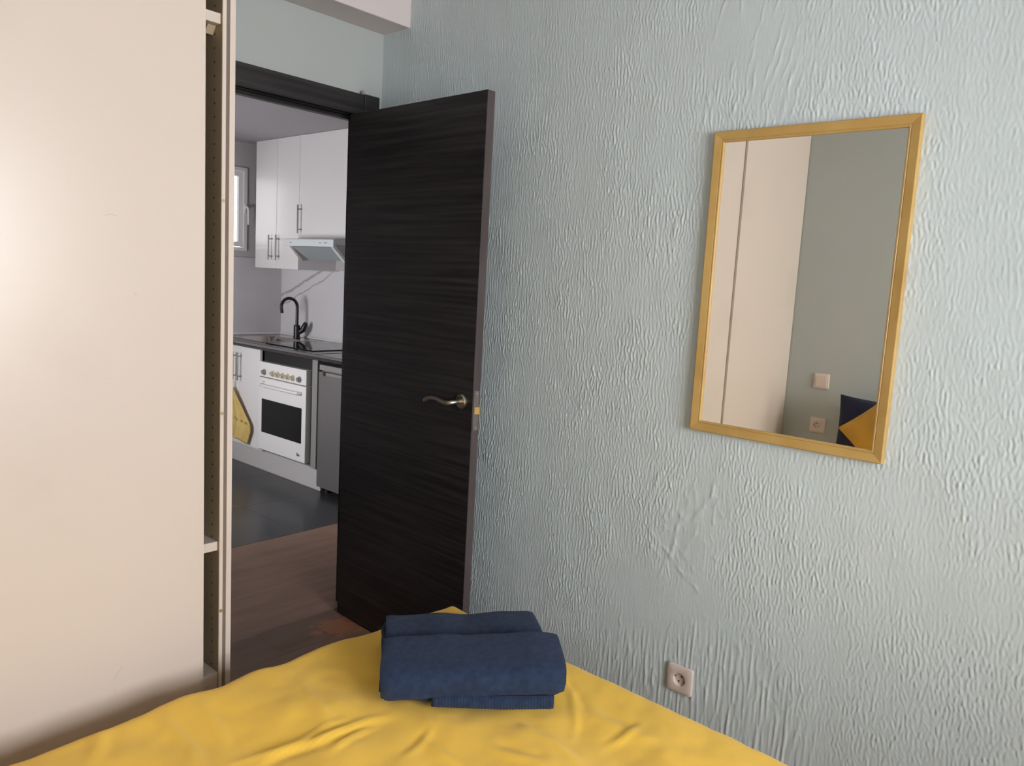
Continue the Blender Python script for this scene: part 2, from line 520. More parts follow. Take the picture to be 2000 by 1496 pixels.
DX0, DX1, DZ = 1.09, 1.974, 2.072           # rough opening for the door frame
wf = wall_with_hole('wall_far', 1, YF, WF, XL - WT, XR + 0.02, 0, ZC, (DX0, DX1, 0, DZ), 'smooth_plaster', 'smooth pale teal wall above and around the dark doorway')
wl = box('wall_left', (XL - WT, XL), (YN - WT, YF), (0, ZC), 'smooth_plaster')
tag(wl, 'smooth teal wall seen in the mirror with switch and socket', 'wall', kind='structure')
wn = wall_with_hole('wall_near', 1, YN - WT, WT, XL - WT, XR + 0.02, 0, ZC, BW, 'smooth_plaster', 'teal wall behind the viewer with the bedroom window')
ce = box('ceiling', (XL - WT, XR + 0.02), (YN - WT, YF + WF), (ZC, ZC + 0.08), 'white_paint')
tag(ce, 'white bedroom ceiling above the wardrobe', 'ceiling', kind='structure')
tr = box('trim_1', (XL, XR + 0.004), (2.457, YF), (2.387, ZC), 'white_paint', bevel=0.003)
tag(tr, 'white boxed beam under the ceiling above the doorway', 'beam', kind='structure')

# floors ------------------------------------------------------------------
HALL = 3.56
bm = bmesh.new()
add_box(bm, XL - WT, KX1 + WT, YN - WT, KY0, -0.06, -0.012)
add_box(bm, KX0 - WT, KX1 + WT, KY0, HALL, -0.06, -0.012)
fl = thing('floor', (0, 0, 0), 'brown laminate plank floor in bedroom and doorway', 'floor', kind='structure')
obj('underlay', bm, 'slab', fl)
plank_cache = {}


def plank(x0, x1, y0, y1):
    key = (round(x1 - x0, 3), round(y1 - y0, 3))
    if key not in plank_cache:
        b = bmesh.new()
        add_box(b, 0, x1 - x0 - .0005, 0, y1 - y0 - .0005, -0.012, 0)
        bmesh.ops.bevel(b, geom=[e for e in b.edges if all(v.co.z > -.001 for v in e.verts)], offset=.0007, segments=1, affect='EDGES')
        me = bpy.data.meshes.new('plank'); b.to_mesh(me); b.free()
        me.materials.append(M['wood_floor'])
        plank_cache[key] = me
    o = bpy.data.objects.new('plank', plank_cache[key])
    o.parent = fl; o.location = (x0, y0, 0)
    COL.objects.link(o)


def lay(x0, x1, y0, y1, rows):
    w = (y1 - y0) / rows
    for r in range(rows):
        x = x0 - ((r * 0.47) % 1.2)
        while x < x1:
            a, b = max(x, x0), min(x + 1.2, x1)
            if b - a > 0.03: plank(a, b, y0 + r * w, y0 + (r + 1) * w)
            x += 1.2


lay(XL, XR, YN, YF, 20)
lay(KX0, KX1, YF, HALL, 5)

fk = thing('floor_kitchen', (0, 0, 0), 'dark grey tiled kitchen floor beyond the doorway', 'floor', kind='structure')
box('screed', (KX0 - WT, KX1 + WT), (HALL, KY1 + WT), (-0.06, -0.009), 'slab', fk)
b = bmesh.new(); add_box(b, 0, .5988, 0, .5988, -0.009, 0)
bmesh.ops.bevel(b, geom=[e for e in b.edges if all(v.co.z > -.001 for v in e.verts)], offset=.0006, segments=1, affect='EDGES')
tme = bpy.data.meshes.new('tile'); b.to_mesh(tme); b.free(); tme.materials.append(M['tile'])
for i in range(5):
    for j in range(4):
        x, y = KX0 + 0.1 + .6 * i - .3, HALL + .002 + .6 * j
        o = bpy.data.objects.new('tile', tme); o.parent = fk; o.location = (x, y, 0)
        COL.objects.link(o)

# door frame ----------------------------------------------------------------
JX = 1.962                                  # hinge side face of the lining
CY = 2.600                                  # face of the casing
fr = thing('trim_2', (1.5, 2.64, 0), 'dark wenge door frame around the kitchen doorway', 'door frame', kind='structure')
box('header_casing', (1.045, 1.9735), (CY, YF + .0005), (2.049, 2.131), 'wenge', fr, .002)
box('side_casing', (1.974, 2.048), (CY - .003, YF + .0005), (0, 2.134), 'wenge', fr, .002)
box('side_casing', (1.045, 1.119), (CY, YF + .0005), (0, 2.048), 'wenge', fr, .002)
box('head_lining', (1.12, JX), (CY + .003, KY0 + .001), (2.049, 2.0715), 'wenge', fr, .001)
box('jamb_lining', (JX, 1.9735), (CY + .003, KY0 + .001), (0, 2.0485), 'wenge', fr, .001)
box('jamb_lining', (1.0905, 1.12), (YF + .001, KY0 + .001), (0, 2.0485), 'wenge', fr, .001)
box('door_stop', (1.12, JX), (2.655, KY0 + .001), (2.036, 2.0485), 'wenge', fr, .001)
tube('screw_plug', [(1.970, CY + .018, 2.140), (1.970, CY + .006, 2.140)], [.007, .008], 'grey_panel', fr, 10)

# door leaf ------------------------------------------------------------------
ang = math.atan2(-.766, -.0245)
dr = thing('door_1', (1.891, 2.580, 0.008), 'open dark wenge door leaf with nickel lever handle', 'door', kind='structure')
dr.rotation_euler = (0, 0, ang)
LW, LT = 0.7664, 0.034
box('leaf', (0.004, LW - .0012), (0, LT), (0, 2.03), 'wenge', dr, .0012, local=True)
box('edge_band', (LW - .0012, LW), (.001, LT - .001), (0.001, 2.029), 'wenge_edge', dr, local=True)
lp = box('lock_plate', (LW, LW + .0016), (.006, LT - .006), (.908, 1.046), 'plate_steel', dr, .0006, local=True)
bm = bmesh.new(); add_prism(bm, [(LW + .0016, .009), (LW + .0125, .020), (LW + .0125, LT - .009), (LW + .0016, LT - .009)], 2, .966, .990)
obj('latch', bm, 'brass', dr, local=True)
for z in (.917, 1.036):
    tube('plate_screw', [(LW + .001, LT / 2, z), (LW + .0026, LT / 2, z)], .004, 'clip', lp, 10, local=True)
for z in (.25, 1.0, 1.71):
    tube('hinge', [(-.002, LT + .002, z - .06), (-.002, LT + .002, z + .06)], .0065, 'wenge_edge', dr, 10, local=True)
HZ = 1.003
for sgn, y0 in ((-1, 0.0), (1, LT)):
    hd = tube('rose', [(LW - .054, y0, HZ), (LW - .054, y0 + sgn * .006, HZ), (LW - .054, y0 + sgn * .010, HZ)], [.0255, .0255, .021], 'nickel', dr, 24, local=True)
    pts = [(LW - .054, y0 + sgn * .009, HZ), (LW - .054, y0 + sgn * .030, HZ), (LW - .0555, y0 + sgn * .041, HZ - .001), (LW - .060, y0 + sgn * .049, HZ - .003),
           (LW - .070, y0 + sgn * .053, HZ - .005), (LW - .086, y0 + sgn * .054, HZ - .005), (LW - .110, y0 + sgn * .053, HZ - .001), (LW - .134, y0 + sgn * .052, HZ + .003),
           (LW - .158, y0 + sgn * .051, HZ + .002), (LW - .178, y0 + sgn * .050, HZ - .004), (LW - .192, y0 + sgn * .050, HZ - .012), (LW - .1965, y0 + sgn * .050, HZ - .015)]
    tube('lever', pts, [.0085, .008, .008, .0085, .009, .0088, .0075, .0072, .0075, .0082, .0075, .004], 'nickel', hd, 12, local=True)

# bedroom window (behind the viewer) ---------------------------------------------
def window(name, x0, x1, z0, z1, y0, y1, inner_y, label, split, glass='glass'):
    """frame between y0 and y1, glass in the middle; sash faces the room on inner_y side"""
    w = thing(name, ((x0 + x1) / 2, (y0 + y1) / 2, z0), label, 'window', kind='structure')
    f = .026
    bm = bmesh.new()
    add_box(bm, x0, x1, y0, y1, z0, z0 + f); add_box(bm, x0, x1, y0, y1, z1 - f, z1)
    add_box(bm, x0, x0 + f, y0, y1, z0 + f, z1 - f); add_box(bm, x1 - f, x1, y0, y1, z0 + f, z1 - f)
    obj('window_frame', bm, 'pvc', w)
    n = split
    ww = (x1 - x0 - 2 * f) / n
    ym = (y0 + y1) / 2
    for i in range(n):
        a, c = x0 + f + i * ww + .002, x0 + f + (i + 1) * ww - .002
        s0, s1 = z0 + f + .002, z1 - f - .002
        g = .036
        bm = bmesh.new()
        add_box(bm, a, c, ym - .018, ym + .018, s0, s0 + g); add_box(bm, a, c, ym - .018, ym + .018, s1 - g, s1)
        add_box(bm, a, a + g, ym - .018, ym + .018, s0 + g, s1 - g); add_box(bm, c - g, c, ym - .018, ym + .018, s0 + g, s1 - g)
        so = obj('sash', bm, 'pvc', w)
        box('pane', (a + g, c - g), (ym - .002, ym + .002), (s0 + g, s1 - g), glass, so)
    return w


window('window_2', BW[0], BW[1], BW[2], BW[3], YN - .075, YN - .02, YN, 'white framed bedroom window behind the viewer', 2)

# ------------------------------------------------------------------ kitchen shell
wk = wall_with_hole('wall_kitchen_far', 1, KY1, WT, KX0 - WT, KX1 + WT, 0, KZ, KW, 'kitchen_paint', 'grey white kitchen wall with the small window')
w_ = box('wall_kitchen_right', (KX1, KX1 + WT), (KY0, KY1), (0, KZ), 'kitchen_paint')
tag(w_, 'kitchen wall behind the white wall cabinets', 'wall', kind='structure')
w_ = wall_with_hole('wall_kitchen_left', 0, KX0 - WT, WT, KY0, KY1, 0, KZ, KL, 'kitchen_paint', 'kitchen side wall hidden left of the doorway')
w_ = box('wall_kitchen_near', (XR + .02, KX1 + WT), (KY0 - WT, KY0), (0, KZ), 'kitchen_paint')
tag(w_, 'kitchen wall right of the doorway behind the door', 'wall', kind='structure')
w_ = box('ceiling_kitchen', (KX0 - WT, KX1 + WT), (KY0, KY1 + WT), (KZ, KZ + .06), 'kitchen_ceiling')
tag(w_, 'grey kitchen ceiling above the white wall cabinets', 'ceiling', kind='structure')

kw = window('window_1', KW[0], KW[1], KW[2], KW[3], KY1 - .012, KY1 + .05, KY1, 'small white kitchen window with lever handle', 1, 'dim_glass')
w3 = thing('added_window', (KX0 - .05, (KL[0] + KL[1]) / 2, KL[2]), 'unseen window added in the kitchen side wall to light the cabinet fronts', 'window', kind='structure')
bm = bmesh.new()
add_box(bm, KX0 - .07, KX0 - .02, KL[0], KL[1], KL[2], KL[2] + .05); add_box(bm, KX0 - .07, KX0 - .02, KL[0], KL[1], KL[3] - .05, KL[3])
for y in (KL[0], (KL[0] + KL[1]) / 2 - .025, KL[1] - .05):
    add_box(bm, KX0 - .07, KX0 - .02, y, y + .05, KL[2] + .05, KL[3] - .05)
obj('window_frame', bm, 'pvc', w3)
for y0, y1 in ((KL[0] + .05, (KL[0] + KL[1]) / 2 - .025), ((KL[0] + KL[1]) / 2 + .025, KL[1] - .05)):
    box('pane', (KX0 - .047, KX0 - .043), (y0, y1), (KL[2] + .05, KL[3] - .05), 'glass', w3)
hd = box('handle_base', (3.097, 3.115), (KY1 - .022, KY1 - .0125), (1.83, 1.90), 'pvc', kw, .003)
tube('handle_lever', [(3.106, KY1 - .022, 1.872), (3.106, KY1 - .050, 1.874), (3.107, KY1 - .056, 1.866), (3.110, KY1 - .056, 1.83), (3.111, KY1 - .055, 1.745)],
     [.008, .008, .008, .008, .007], 'enamel', kw, 10)

# splashbacks
sp = box('trim_3', (KX1 - .012, KX1), (3.55, KY1), (.912, 1.438), 'marble')
tag(sp, 'white marble splashback panel with diagonal grey veins behind the tap', 'splashback', kind='structure')
sp = box('trim_4', (1.9, KX1 - .0125), (KY1 - .012, KY1), (.912, 1.50), 'marble_plain')
tag(sp, 'plain grey marble splashback panel on the wall under the kitchen window', 'splashback', kind='structure')

# worktop ---------------------------------------------------------------------
CX0, CZ0, CZ1 = 2.80, .876, .911
SX0, SX1, SY0, SY1 = 2.93, 3.27, 4.93, 5.35        # sink cut-out
wt = thing('worktop', (3.1, 4.6, CZ0), 'dark speckled kitchen worktop over oven and cabinets', 'worktop')
bm = bmesh.new()
xa, xb, yb0, yb1 = CX0 + .004, KX1 - .0125, 3.58, KY1 - .0125
for q in ((xa, SX0, yb0, yb1), (SX1, xb, yb0, yb1), (SX0, SX1, yb0, SY0), (SX0, SX1, SY1, yb1)):
    add_box(bm, q[0], q[1], q[2], q[3], CZ0, CZ1)
obj('slab', bm, 'counter', wt)
box('front_edge', (CX0 - .002, CX0 + .004), (yb0, yb1), (CZ0 + .020, CZ1 - .002), 'steel', wt, .001)
box('front_edge', (CX0, CX0 + .004), (yb0, yb1), (CZ0, CZ0 + .0195), 'counter', wt, .001)
box('joint_strip', (CX0 + .01, xb), (4.118, 4.128), (CZ1, CZ1 + .0012), 'dark', wt)
box('upstand', (KX1 - .026, KX1 - .0125), (yb0, yb1), (CZ1, CZ1 + .016), 'enamel', wt, .003)
box('upstand', (1.95, KX1 - .0265), (KY1 - .026, KY1 - .0125), (CZ1, CZ1 + .016), 'enamel', wt, .003)
# sink
sk = thing('sink', ((SX0 + SX1) / 2, (SY0 + SY1) / 2, CZ1), 'stainless steel sink bowl set into the dark worktop', 'sink')
bm = bmesh.new()
o_, i_ = .022, .0
def ring(x0, x1, y0, y1, z, r, n=6):
    out = []
    for cx, cy, a0 in ((x1 - r, y1 - r, 0), (x0 + r, y1 - r, 90), (x0 + r, y0 + r, 180), (x1 - r, y0 + r, 270)):
        for k in range(n + 1):
            a = math.radians(a0 + 90 * k / n)
            out.append(bm.verts.new((cx + r * math.cos(a), cy + r * math.sin(a), z)))
    return out
rs = [ring(SX0 - .022, SX1 + .095, SY0 - .022, SY1 + .022, CZ1 + .001, .03), ring(SX0 - .020, SX1 + .093, SY0 - .020, SY1 + .020, CZ1 + .004, .03),
      ring(SX0 + .008, SX1 - .008, SY0 + .008, SY1 - .008, CZ1 + .003, .05), ring(SX0 + .012, SX1 - .012, SY0 + .012, SY1 - .012, CZ1 - .006, .05),
      ring(SX0 + .02, SX1 - .02, SY0 + .02, SY1 - .02, CZ1 - .13, .05), ring(SX0 + .05, SX1 - .05, SY0 + .05, SY1 - .05, CZ1 - .15, .05)]
for A, B in zip(rs, rs[1:]):
    for k in range(len(A)):
        bm.faces.new((A[k], A[(k + 1) % len(A)], B[(k + 1) % len(A)], B[k]))
bm.faces.new(rs[-1])
obj('bowl', bm, 'sink_steel', sk, smooth=True)
tube('drain', [(3.10, 5.14, CZ1 - .149), (3.10, 5.14, CZ1 - .144)], .03, 'clip', sk, 20)
# tap
TX, TY = 3.318, 5.118
tz = CZ1 + .0042
tp = thing('kitchen_tap', (TX, TY, tz), 'matt black gooseneck kitchen tap beside the sink', 'tap')
tube('body', [(TX, TY, tz), (TX, TY, tz + .006), (TX, TY, tz + .008), (TX, TY, tz + .095), (TX, TY, tz + .10)], [.027, .027, .024, .024, .017], 'black_matt', tp, 20)
sd = Vector((-.93, .1, 0)).normalized()
R_ = .064
pts = [(TX, TY, tz + .095)] + [(TX, TY, tz + h) for h in (.14, .19, .235)]
for k in range(1, 13):
    a = math.pi * 1.08 * k / 12
    pts.append((TX + sd.x * R_ * (1 - math.cos(a)), TY + sd.y * R_ * (1 - math.cos(a)), tz + .235 + R_ * math.sin(a)))
pts.append((pts[-1][0] + sd.x * -.004, pts[-1][1], pts[-1][2] - .03))
tube('spout', pts, .0115, 'black_matt', tp, 14)
tube('lever', [(TX + .012, TY - .014, tz + .045), (TX + .03, TY - .034, tz + .066), (TX + .040, TY - .045, tz + .100), (TX + .044, TY - .050, tz + .122)], [.018, .022, .020, .014], 'black_matt', tp, 12)
# hob
hb = thing('hob', (3.13, 4.535, CZ1), 'black glass hob in the worktop above the white oven', 'hob')
box('glass_plate', (2.885, 3.385), (4.265, 4.835), (CZ1 + .0005, CZ1 + .006), 'black_glass', hb, .002)
for (x, y, r) in ((3.01, 4.40, .075), (3.01, 4.68, .09), (3.26, 4.40, .09), (3.26, 4.68, .075)):
    bm = bmesh.new()
    n = 40
    A = [bm.verts.new((x + r * math.cos(2 * math.pi * k / n), y + r * math.sin(2 * math.pi * k / n), CZ1 + .0064)) for k in range(n)]
    B = [bm.verts.new((x + (r - .003) * math.cos(2 * math.pi * k / n), y + (r - .003) * math.sin(2 * math.pi * k / n), CZ1 + .0064)) for k in range(n)]
    for k in range(n): bm.faces.new((A[k], A[(k + 1) % n], B[(k + 1) % n], B[k]))
    obj('cooking_zone', bm, 'grey_panel', hb)

# cabinets ------------------------------------------------------------------
FX = 2.852                                 # front plane of the base units


def bar_handle(parent, x, y, z0, z1, part):
    h = tube('handle', [(x - .034, y, z0), (x - .034, y, z1)], .006, 'bar_steel', part, 10)
    for z in (z0 + .028, z1 - .028):
        tube('handle_post', [(x - .034, y, z), (x + .001, y, z)], .0045, 'bar_steel', part, 8)


bc = thing('base_cabinet', (3.14, 5.12, .15), 'white base cabinet with two bar handles under the sink', 'cabinet')
box('carcass', (FX + .0195, KX1 - .03), (4.843, 5.40), (.15, .72), 'white_gloss', bc)
for y0, y1, hy in ((4.843, 5.119, 5.088), (5.122, 5.40, 5.155)):
    d = box('door', (FX, FX + .019), (y0, y1), (.166, .868), 'white_gloss', bc, .0012)
    bar_handle(bc, FX, hy, .625, .825, d)
fp = box('filler_panel', (FX, FX + .019), (5.403, KY1 - .0005), (.166, .868), 'white_gloss')
tag(fp, 'narrow white filler panel between base cabinet and far kitchen wall', 'panel')
tk = box('plinth', (2.905, 2.921), (4.175, KY1 - .0005), (0.001, .149), 'plinth_shaded')
tag(tk, 'white plinth board along the floor under oven and base cabinet', 'plinth')

# oven
OY0, OY1 = 4.252, 4.838
ov = thing('oven', (3.1, (OY0 + OY1) / 2, .15), 'white built-in oven with black glass door and row of knobs', 'oven')
box('housing', (FX + .03, KX1 - .04), (OY0 + .012, OY1 - .004), (.152, .79), 'grey_panel', ov)
box('control_panel', (FX - .012, FX + .0295), (OY0 + .012, OY1 - .003), (.688, .79), 'enamel', ov, .003)
dd = thing('oven_door_group', (0, 0, 0), '', '')  # placeholder replaced below
bpy.data.objects.remove(dd)
odoor = box('oven_door', (FX - .012, FX + .0295), (OY0 + .012, OY1 - .003), (.176, .682), 'enamel', ov, .003)
box('oven_glass', (FX - .0135, FX - .0118), (OY0 + .055, OY1 - .045), (.30, .535), 'black_glass', odoor, .0008)
tube('oven_handle', [(FX - .012, OY1 - .06, .632), (FX - .035, OY1 - .068, .634), (FX - .045, OY1 - .10, .634), (FX - .047, (OY0 + OY1) / 2, .634),
                     (FX - .045, OY0 + .11, .634), (FX - .035, OY0 + .075, .634), (FX - .012, OY0 + .067, .632)], [.012, .011, .010, .010, .010, .012, .013], 'enamel', odoor, 12)
for i, y in enumerate((OY1 - .075, 4.655, 4.595, 4.535, 4.475, 4.415, OY0 + .085)):
    k = tube('knob', [(FX - .012, y, .722), (FX - .020, y, .722), (FX - .021, y, .722), (FX - .034, y, .722)], [.021, .020, .015, .013], 'knob' if 0 < i < 6 else 'grey_panel', ov, 14)
    box('pointer', (FX - .0365, FX - .034), (y - .002, y + .002), (.722, .735), 'grey_panel', k)
# maker's mark, low on the oven door: small dark rounded letters
bm = bmesh.new()
for y, z, h in ((4.352, .212, .022), (4.335, .212, .013), (4.340, .212, .006)):
    add_box(bm, FX - .0128, FX - .0119, y - .003, y + .003, z, z + h)
for y in (4.345, 4.328):
    n = 14
    A = [bm.verts.new((FX - .0126, y + .0075 * math.cos(2 * math.pi * k / n), .219 + .0075 * math.sin(2 * math.pi * k / n))) for k in range(n)]
    B = [bm.verts.new((FX - .0126, y + .0035 * math.cos(2 * math.pi * k / n), .219 + .0035 * math.sin(2 * math.pi * k / n))) for k in range(n)]
    for k in range(n): bm.faces.new((A[k], A[(k + 1) % n], B[(k + 1) % n], B[k]))
obj('maker_mark', bm, 'dark', odoor)
bm = bmesh.new(); add_box(bm, FX - .0128, FX - .0119, 4.755, 4.79, .652, .656)
obj('model_mark', bm, 'grey_panel', odoor)
sg = box('spacer_panel', (FX + .012, KX1 - .04), (4.175, 4.232), (.152, .872), 'grey_panel')
tag(sg, 'grey side panel standing between oven and silver fridge', 'panel')
vp = box('oven_gap_shade', (FX + .03, FX + .045), (4.236, 4.838), (.793, .873), 'dark')  # black board stands in for the shade of the open gap
tag(vp, 'dark board painting the shade in the gap between oven knobs and worktop edge', 'panel')

# fridge
fg = thing('mini_fridge', (3.1, 3.89, 0), 'silver under-counter fridge at the near end of the kitchen', 'fridge')
box('body', (2.887, 3.40), (3.615, 4.160), (.035, .84), 'fridge', fg, .004)
box('top_strip', (2.868, 2.8865), (3.615, 4.160), (.806, .84), 'grey_panel', fg, .002)
fd = box('door', (2.862, 2.8865), (3.615, 4.160), (.045, .796), 'fridge', fg, .004)
prism('grip', [(4.115, .798), (4.080, .798), (4.088, .772), (4.106, .772)], 0, 2.8605, 2.8625, 'dark', fd)
box('grip_rail', (2.8605, 2.8625), (3.66, 4.079), (.779, .796), 'grey_panel', fd)
for x in (2.92, 3.36):
    for y in (3.65, 4.12):
        tube('foot', [(x, y, .001), (x, y, .036)], .018, 'dark', fg, 12)

# wall cabinets
WX = 3.12
for (y0, y1, z0, z1, doors, label) in (
        (4.815, 5.385, 1.430, 2.350, ((4.815, 5.098, 5.055), (5.101, 5.385, 5.150)), 'white double-door wall cabinet with two low bar handles by the kitchen window'),
        (4.213, 4.812, 1.638, 2.350, ((4.213, 4.812, 4.778),), 'white single-door wall cabinet above the cooker hood')):
    wc = thing('wall_cabinet', (WX + .16, (y0 + y1) / 2, z0), label, 'cabinet')
    box('carcass', (WX + .0195, KX1), (y0, y1), (z0, z1), 'white_gloss', wc)
    for a, c, hy in doors:
        d = box('door', (WX, WX + .019), (a, c), (z0, z1), 'white_gloss', wc, .0012)
        hz = 1.49 if len(doors) == 2 else 1.680
        bar_handle(wc, WX, hy, hz, hz + .18 + (.015 if len(doors) == 1 else 0), d)

# cooker hood
HX = 2.985
hy0, hy1 = 4.213, 4.775
ch = thing('cooker_hood', (3.2, (hy0 + hy1) / 2, 1.49), 'white cooker hood with tilted grey visor under the wall cabinet', 'hood')
box('body', (HX + .02, KX1), (hy0 + .004, hy1 - .004), (1.598, 1.6375), 'hood_white', ch, .002)
fb = box('front_band', (HX, HX + .0195), (hy0, hy1), (1.586, 1.634), 'hood_white', ch, .004)
for y in (4.70, 4.36, 4.305, 4.29):
    box('switch_button', (HX - .002, HX + .001), (y - .008, y + .008), (1.606, 1.615), 'hood_grey', fb, .0008)
prism('visor', [(HX + .005, 1.584), (HX + .013, 1.584), (HX + .150, 1.508), (HX + .142, 1.502)], 1, hy0 + .035, hy1 - .085, 'hood_grey', ch)
for a, c in ((hy0 + .002, hy0 + .028), (hy1 - .04, hy1 - .01)):
    prism('cheek', [(HX + .022, 1.597), (3.20, 1.597), (3.20, 1.512), (HX + .125, 1.490)], 1, a, c, 'hood_cheek', ch)
prism('cheek_rim', [(HX + .001, 1.585), (HX + .021, 1.596), (HX + .124, 1.4895), (HX + .105, 1.4885)], 1, hy0 + .001, hy0 + .029, 'hood_white', ch)
box('filter', (HX + .16, KX1 - .03), (hy0 + .04, hy1 - .05), (1.585, 1.597), 'steel', ch)

# yellow cloth hanging from the base cabinet handle
cl = thing('kitchen_cloth', (2.80, 5.02, .22), 'yellow kitchen cloth hanging from the base cabinet handle', 'cloth')
n, m = 26, 30
Pp = np.zeros((n, m, 3))
for i in range(n):
    t = i / (n - 1)                          # 0 top, 1 bottom
    wl_ = 0.02 + 0.11 * min(1, t / .65)
    wr_ = 0.015 + 0.235 * min(1, t / .62) if t < .75 else 0.25 - 0.05 * (t - .75) / .25
    for j in range(m):
        s = j / (m - 1)
        y = 5.155 + wl_ * (1 - s) - wr_ * s
        zb = .575 - .36 * t + .02 * math.sin(s * 3.1) * t - (.035 * s * t)
        x = 2.806 - .012 * t * math.sin(s * 11 + .6) - .006 * math.sin(s * 23) * t
        Pp[i, j] = (x - 2.80, y - 5.02, zb - .22)
c1 = grid_mesh('cloth_sheet', Pp, 'cloth', cl)
md = c1.modifiers.new('thickness', 'SOLIDIFY'); md.thickness = .005; md.offset = -1
Q = Pp[15:17].copy(); Q[..., 0] -= .0008
for s0 in range(1, 27, 4):
    bm = bmesh.new()
    for a in range(s0, s0 + 2):
        vs = [bm.verts.new(Vector(Q[u, v]) + Vector((-.0006, 0, 0))) for u, v in ((0, a), (0, a + 1), (1, a + 1), (1, a))]
        bm.faces.new(vs)
    obj('stitch_mark', bm, 'cloth_mark', cl, local=True)
bm = bmesh.new()
add_tube(bm, [(2.80 + .016 * math.cos(a) - 0.0, 5.155, .594 + .026 * math.sin(a)) for a in [k * math.pi / 8 for k in range(17)]], .004, 8)
obj('hanging_loop', bm, 'dark', cl, smooth=True)

# ------------------------------------------------------------------ wardrobe
WY = 1.772                                  # face of the front sliding door
wd = thing('wardrobe', (0.3, 2.1, 0), 'tall cream wardrobe with sliding doors, partly open beside the doorway', 'wardrobe')
WXR = 0.994
WTOP = 2.36
CF = 1.818                                  # carcass front
bm = bmesh.new()                            # right side panel with a grooved front edge
add_prism(bm, [(.962, CF), (.971, CF), (.971, CF + .02), (.980, CF + .02), (.980, CF - .001), (WXR, CF - .001), (WXR, 2.585), (.962, 2.585)], 2, 0, WTOP)
sp_ = obj('side_panel', bm, 'wardrobe', wd)
box('inner_face', (.9612, .962), (CF + .001, 2.56), (.06, WTOP - .04), 'wardrobe_shaded', sp_)
for z in (1.584, 1.058, .535):
    tube('panel_screw', [(.9665, CF + .001, z), (.9665, CF - .0012, z)], .0045, 'screw', sp_, 10)
bm = bmesh.new()
for k in range(64):
    z = .12 + .032 * k
    if z < WTOP - .1:
        add_tube(bm, [(.9613, CF + .037, z), (.9608, CF + .037, z)], .0026, 8)
ph = obj('shelf_pin_holes', bm, 'hole', sp_)
ph['kind'] = 'stuff'
box('side_panel', (XL + .002, XL + .03), (CF, 2.585), (0, WTOP), 'wardrobe', wd)
box('back_panel', (XL + .03, .962), (2.575, 2.585), (.06, WTOP), 'wardrobe_shaded', wd)
box('bottom_panel', (XL + .03, .961), (CF + .004, 2.574), (.335, .365), 'wardrobe', wd)
box('plinth', (XL + .03, .961), (CF + .006, CF + .026), (0, .333), 'wardrobe', wd)
box('top_panel', (XL + .002, WXR), (WY - .006, 2.585), (WTOP, WTOP + .03), 'wardrobe', wd)
box('bottom_rail', (XL + .03, .955), (WY + .002, CF - .004), (.001, .03), 'wardrobe', wd)
for z0, z1 in ((.698, .722), (1.994, 2.018)):
    box('shelf', (XL + .032, .9605), (CF + .008, 2.57), (z0, z1), 'wardrobe', wd, .001)
prism('shelf_bracket', [(CF + .03, 1.9935), (CF + .055, 1.9935), (CF + .045, 1.975)], 0, .940, .9605, 'wardrobe_shaded', wd)
d1 = box('sliding_door', (XL + .004, .448), (WY + .006, WY + .018), (.035, WTOP - .003), 'wardrobe', wd, .0015)
d2_ = box('sliding_door', (.03, .907), (WY + .0195, WY + .0375), (.035, WTOP - .003), 'wardrobe', wd, .0015)


def scuff(pts, w):
    bm = bmesh.new()
    y = WY + .0194
    for (a, c) in zip(pts, pts[1:]):
        dx, dz_ = c[0] - a[0], c[1] - a[1]
        L = math.hypot(dx, dz_); nx, nz_ = -dz_ / L * w, dx / L * w
        bm.faces.new([bm.verts.new(p) for p in ((a[0] - nx, y, a[1] - nz_), (a[0] + nx, y, a[1] + nz_), (c[0] + nx, y, c[1] + nz_), (c[0] - nx, y, c[1] - nz_))])
    obj('scuff_mark', bm, 'scuff', d2_)


def door_pt(u, v):
    d = r2 * (u - 1000) + d2 * (v - 748) + fwd * F_PX
    t = (WY + .0194) / d.y
    return (d.x * t, CAM_H + d.z * t)


scuff([door_pt(224, 1325), door_pt(229, 1315), door_pt(239, 1303)], .0012)
scuff([door_pt(225, 1346), door_pt(226, 1352)], .0012)
scuff([door_pt(205, 420), door_pt(216, 418), door_pt(230, 421)], .0010)
scuff([door_pt(262, 573), door_pt(268, 575)], .0012)
scuff([door_pt(205, 741), door_pt(218, 737)], .0005)

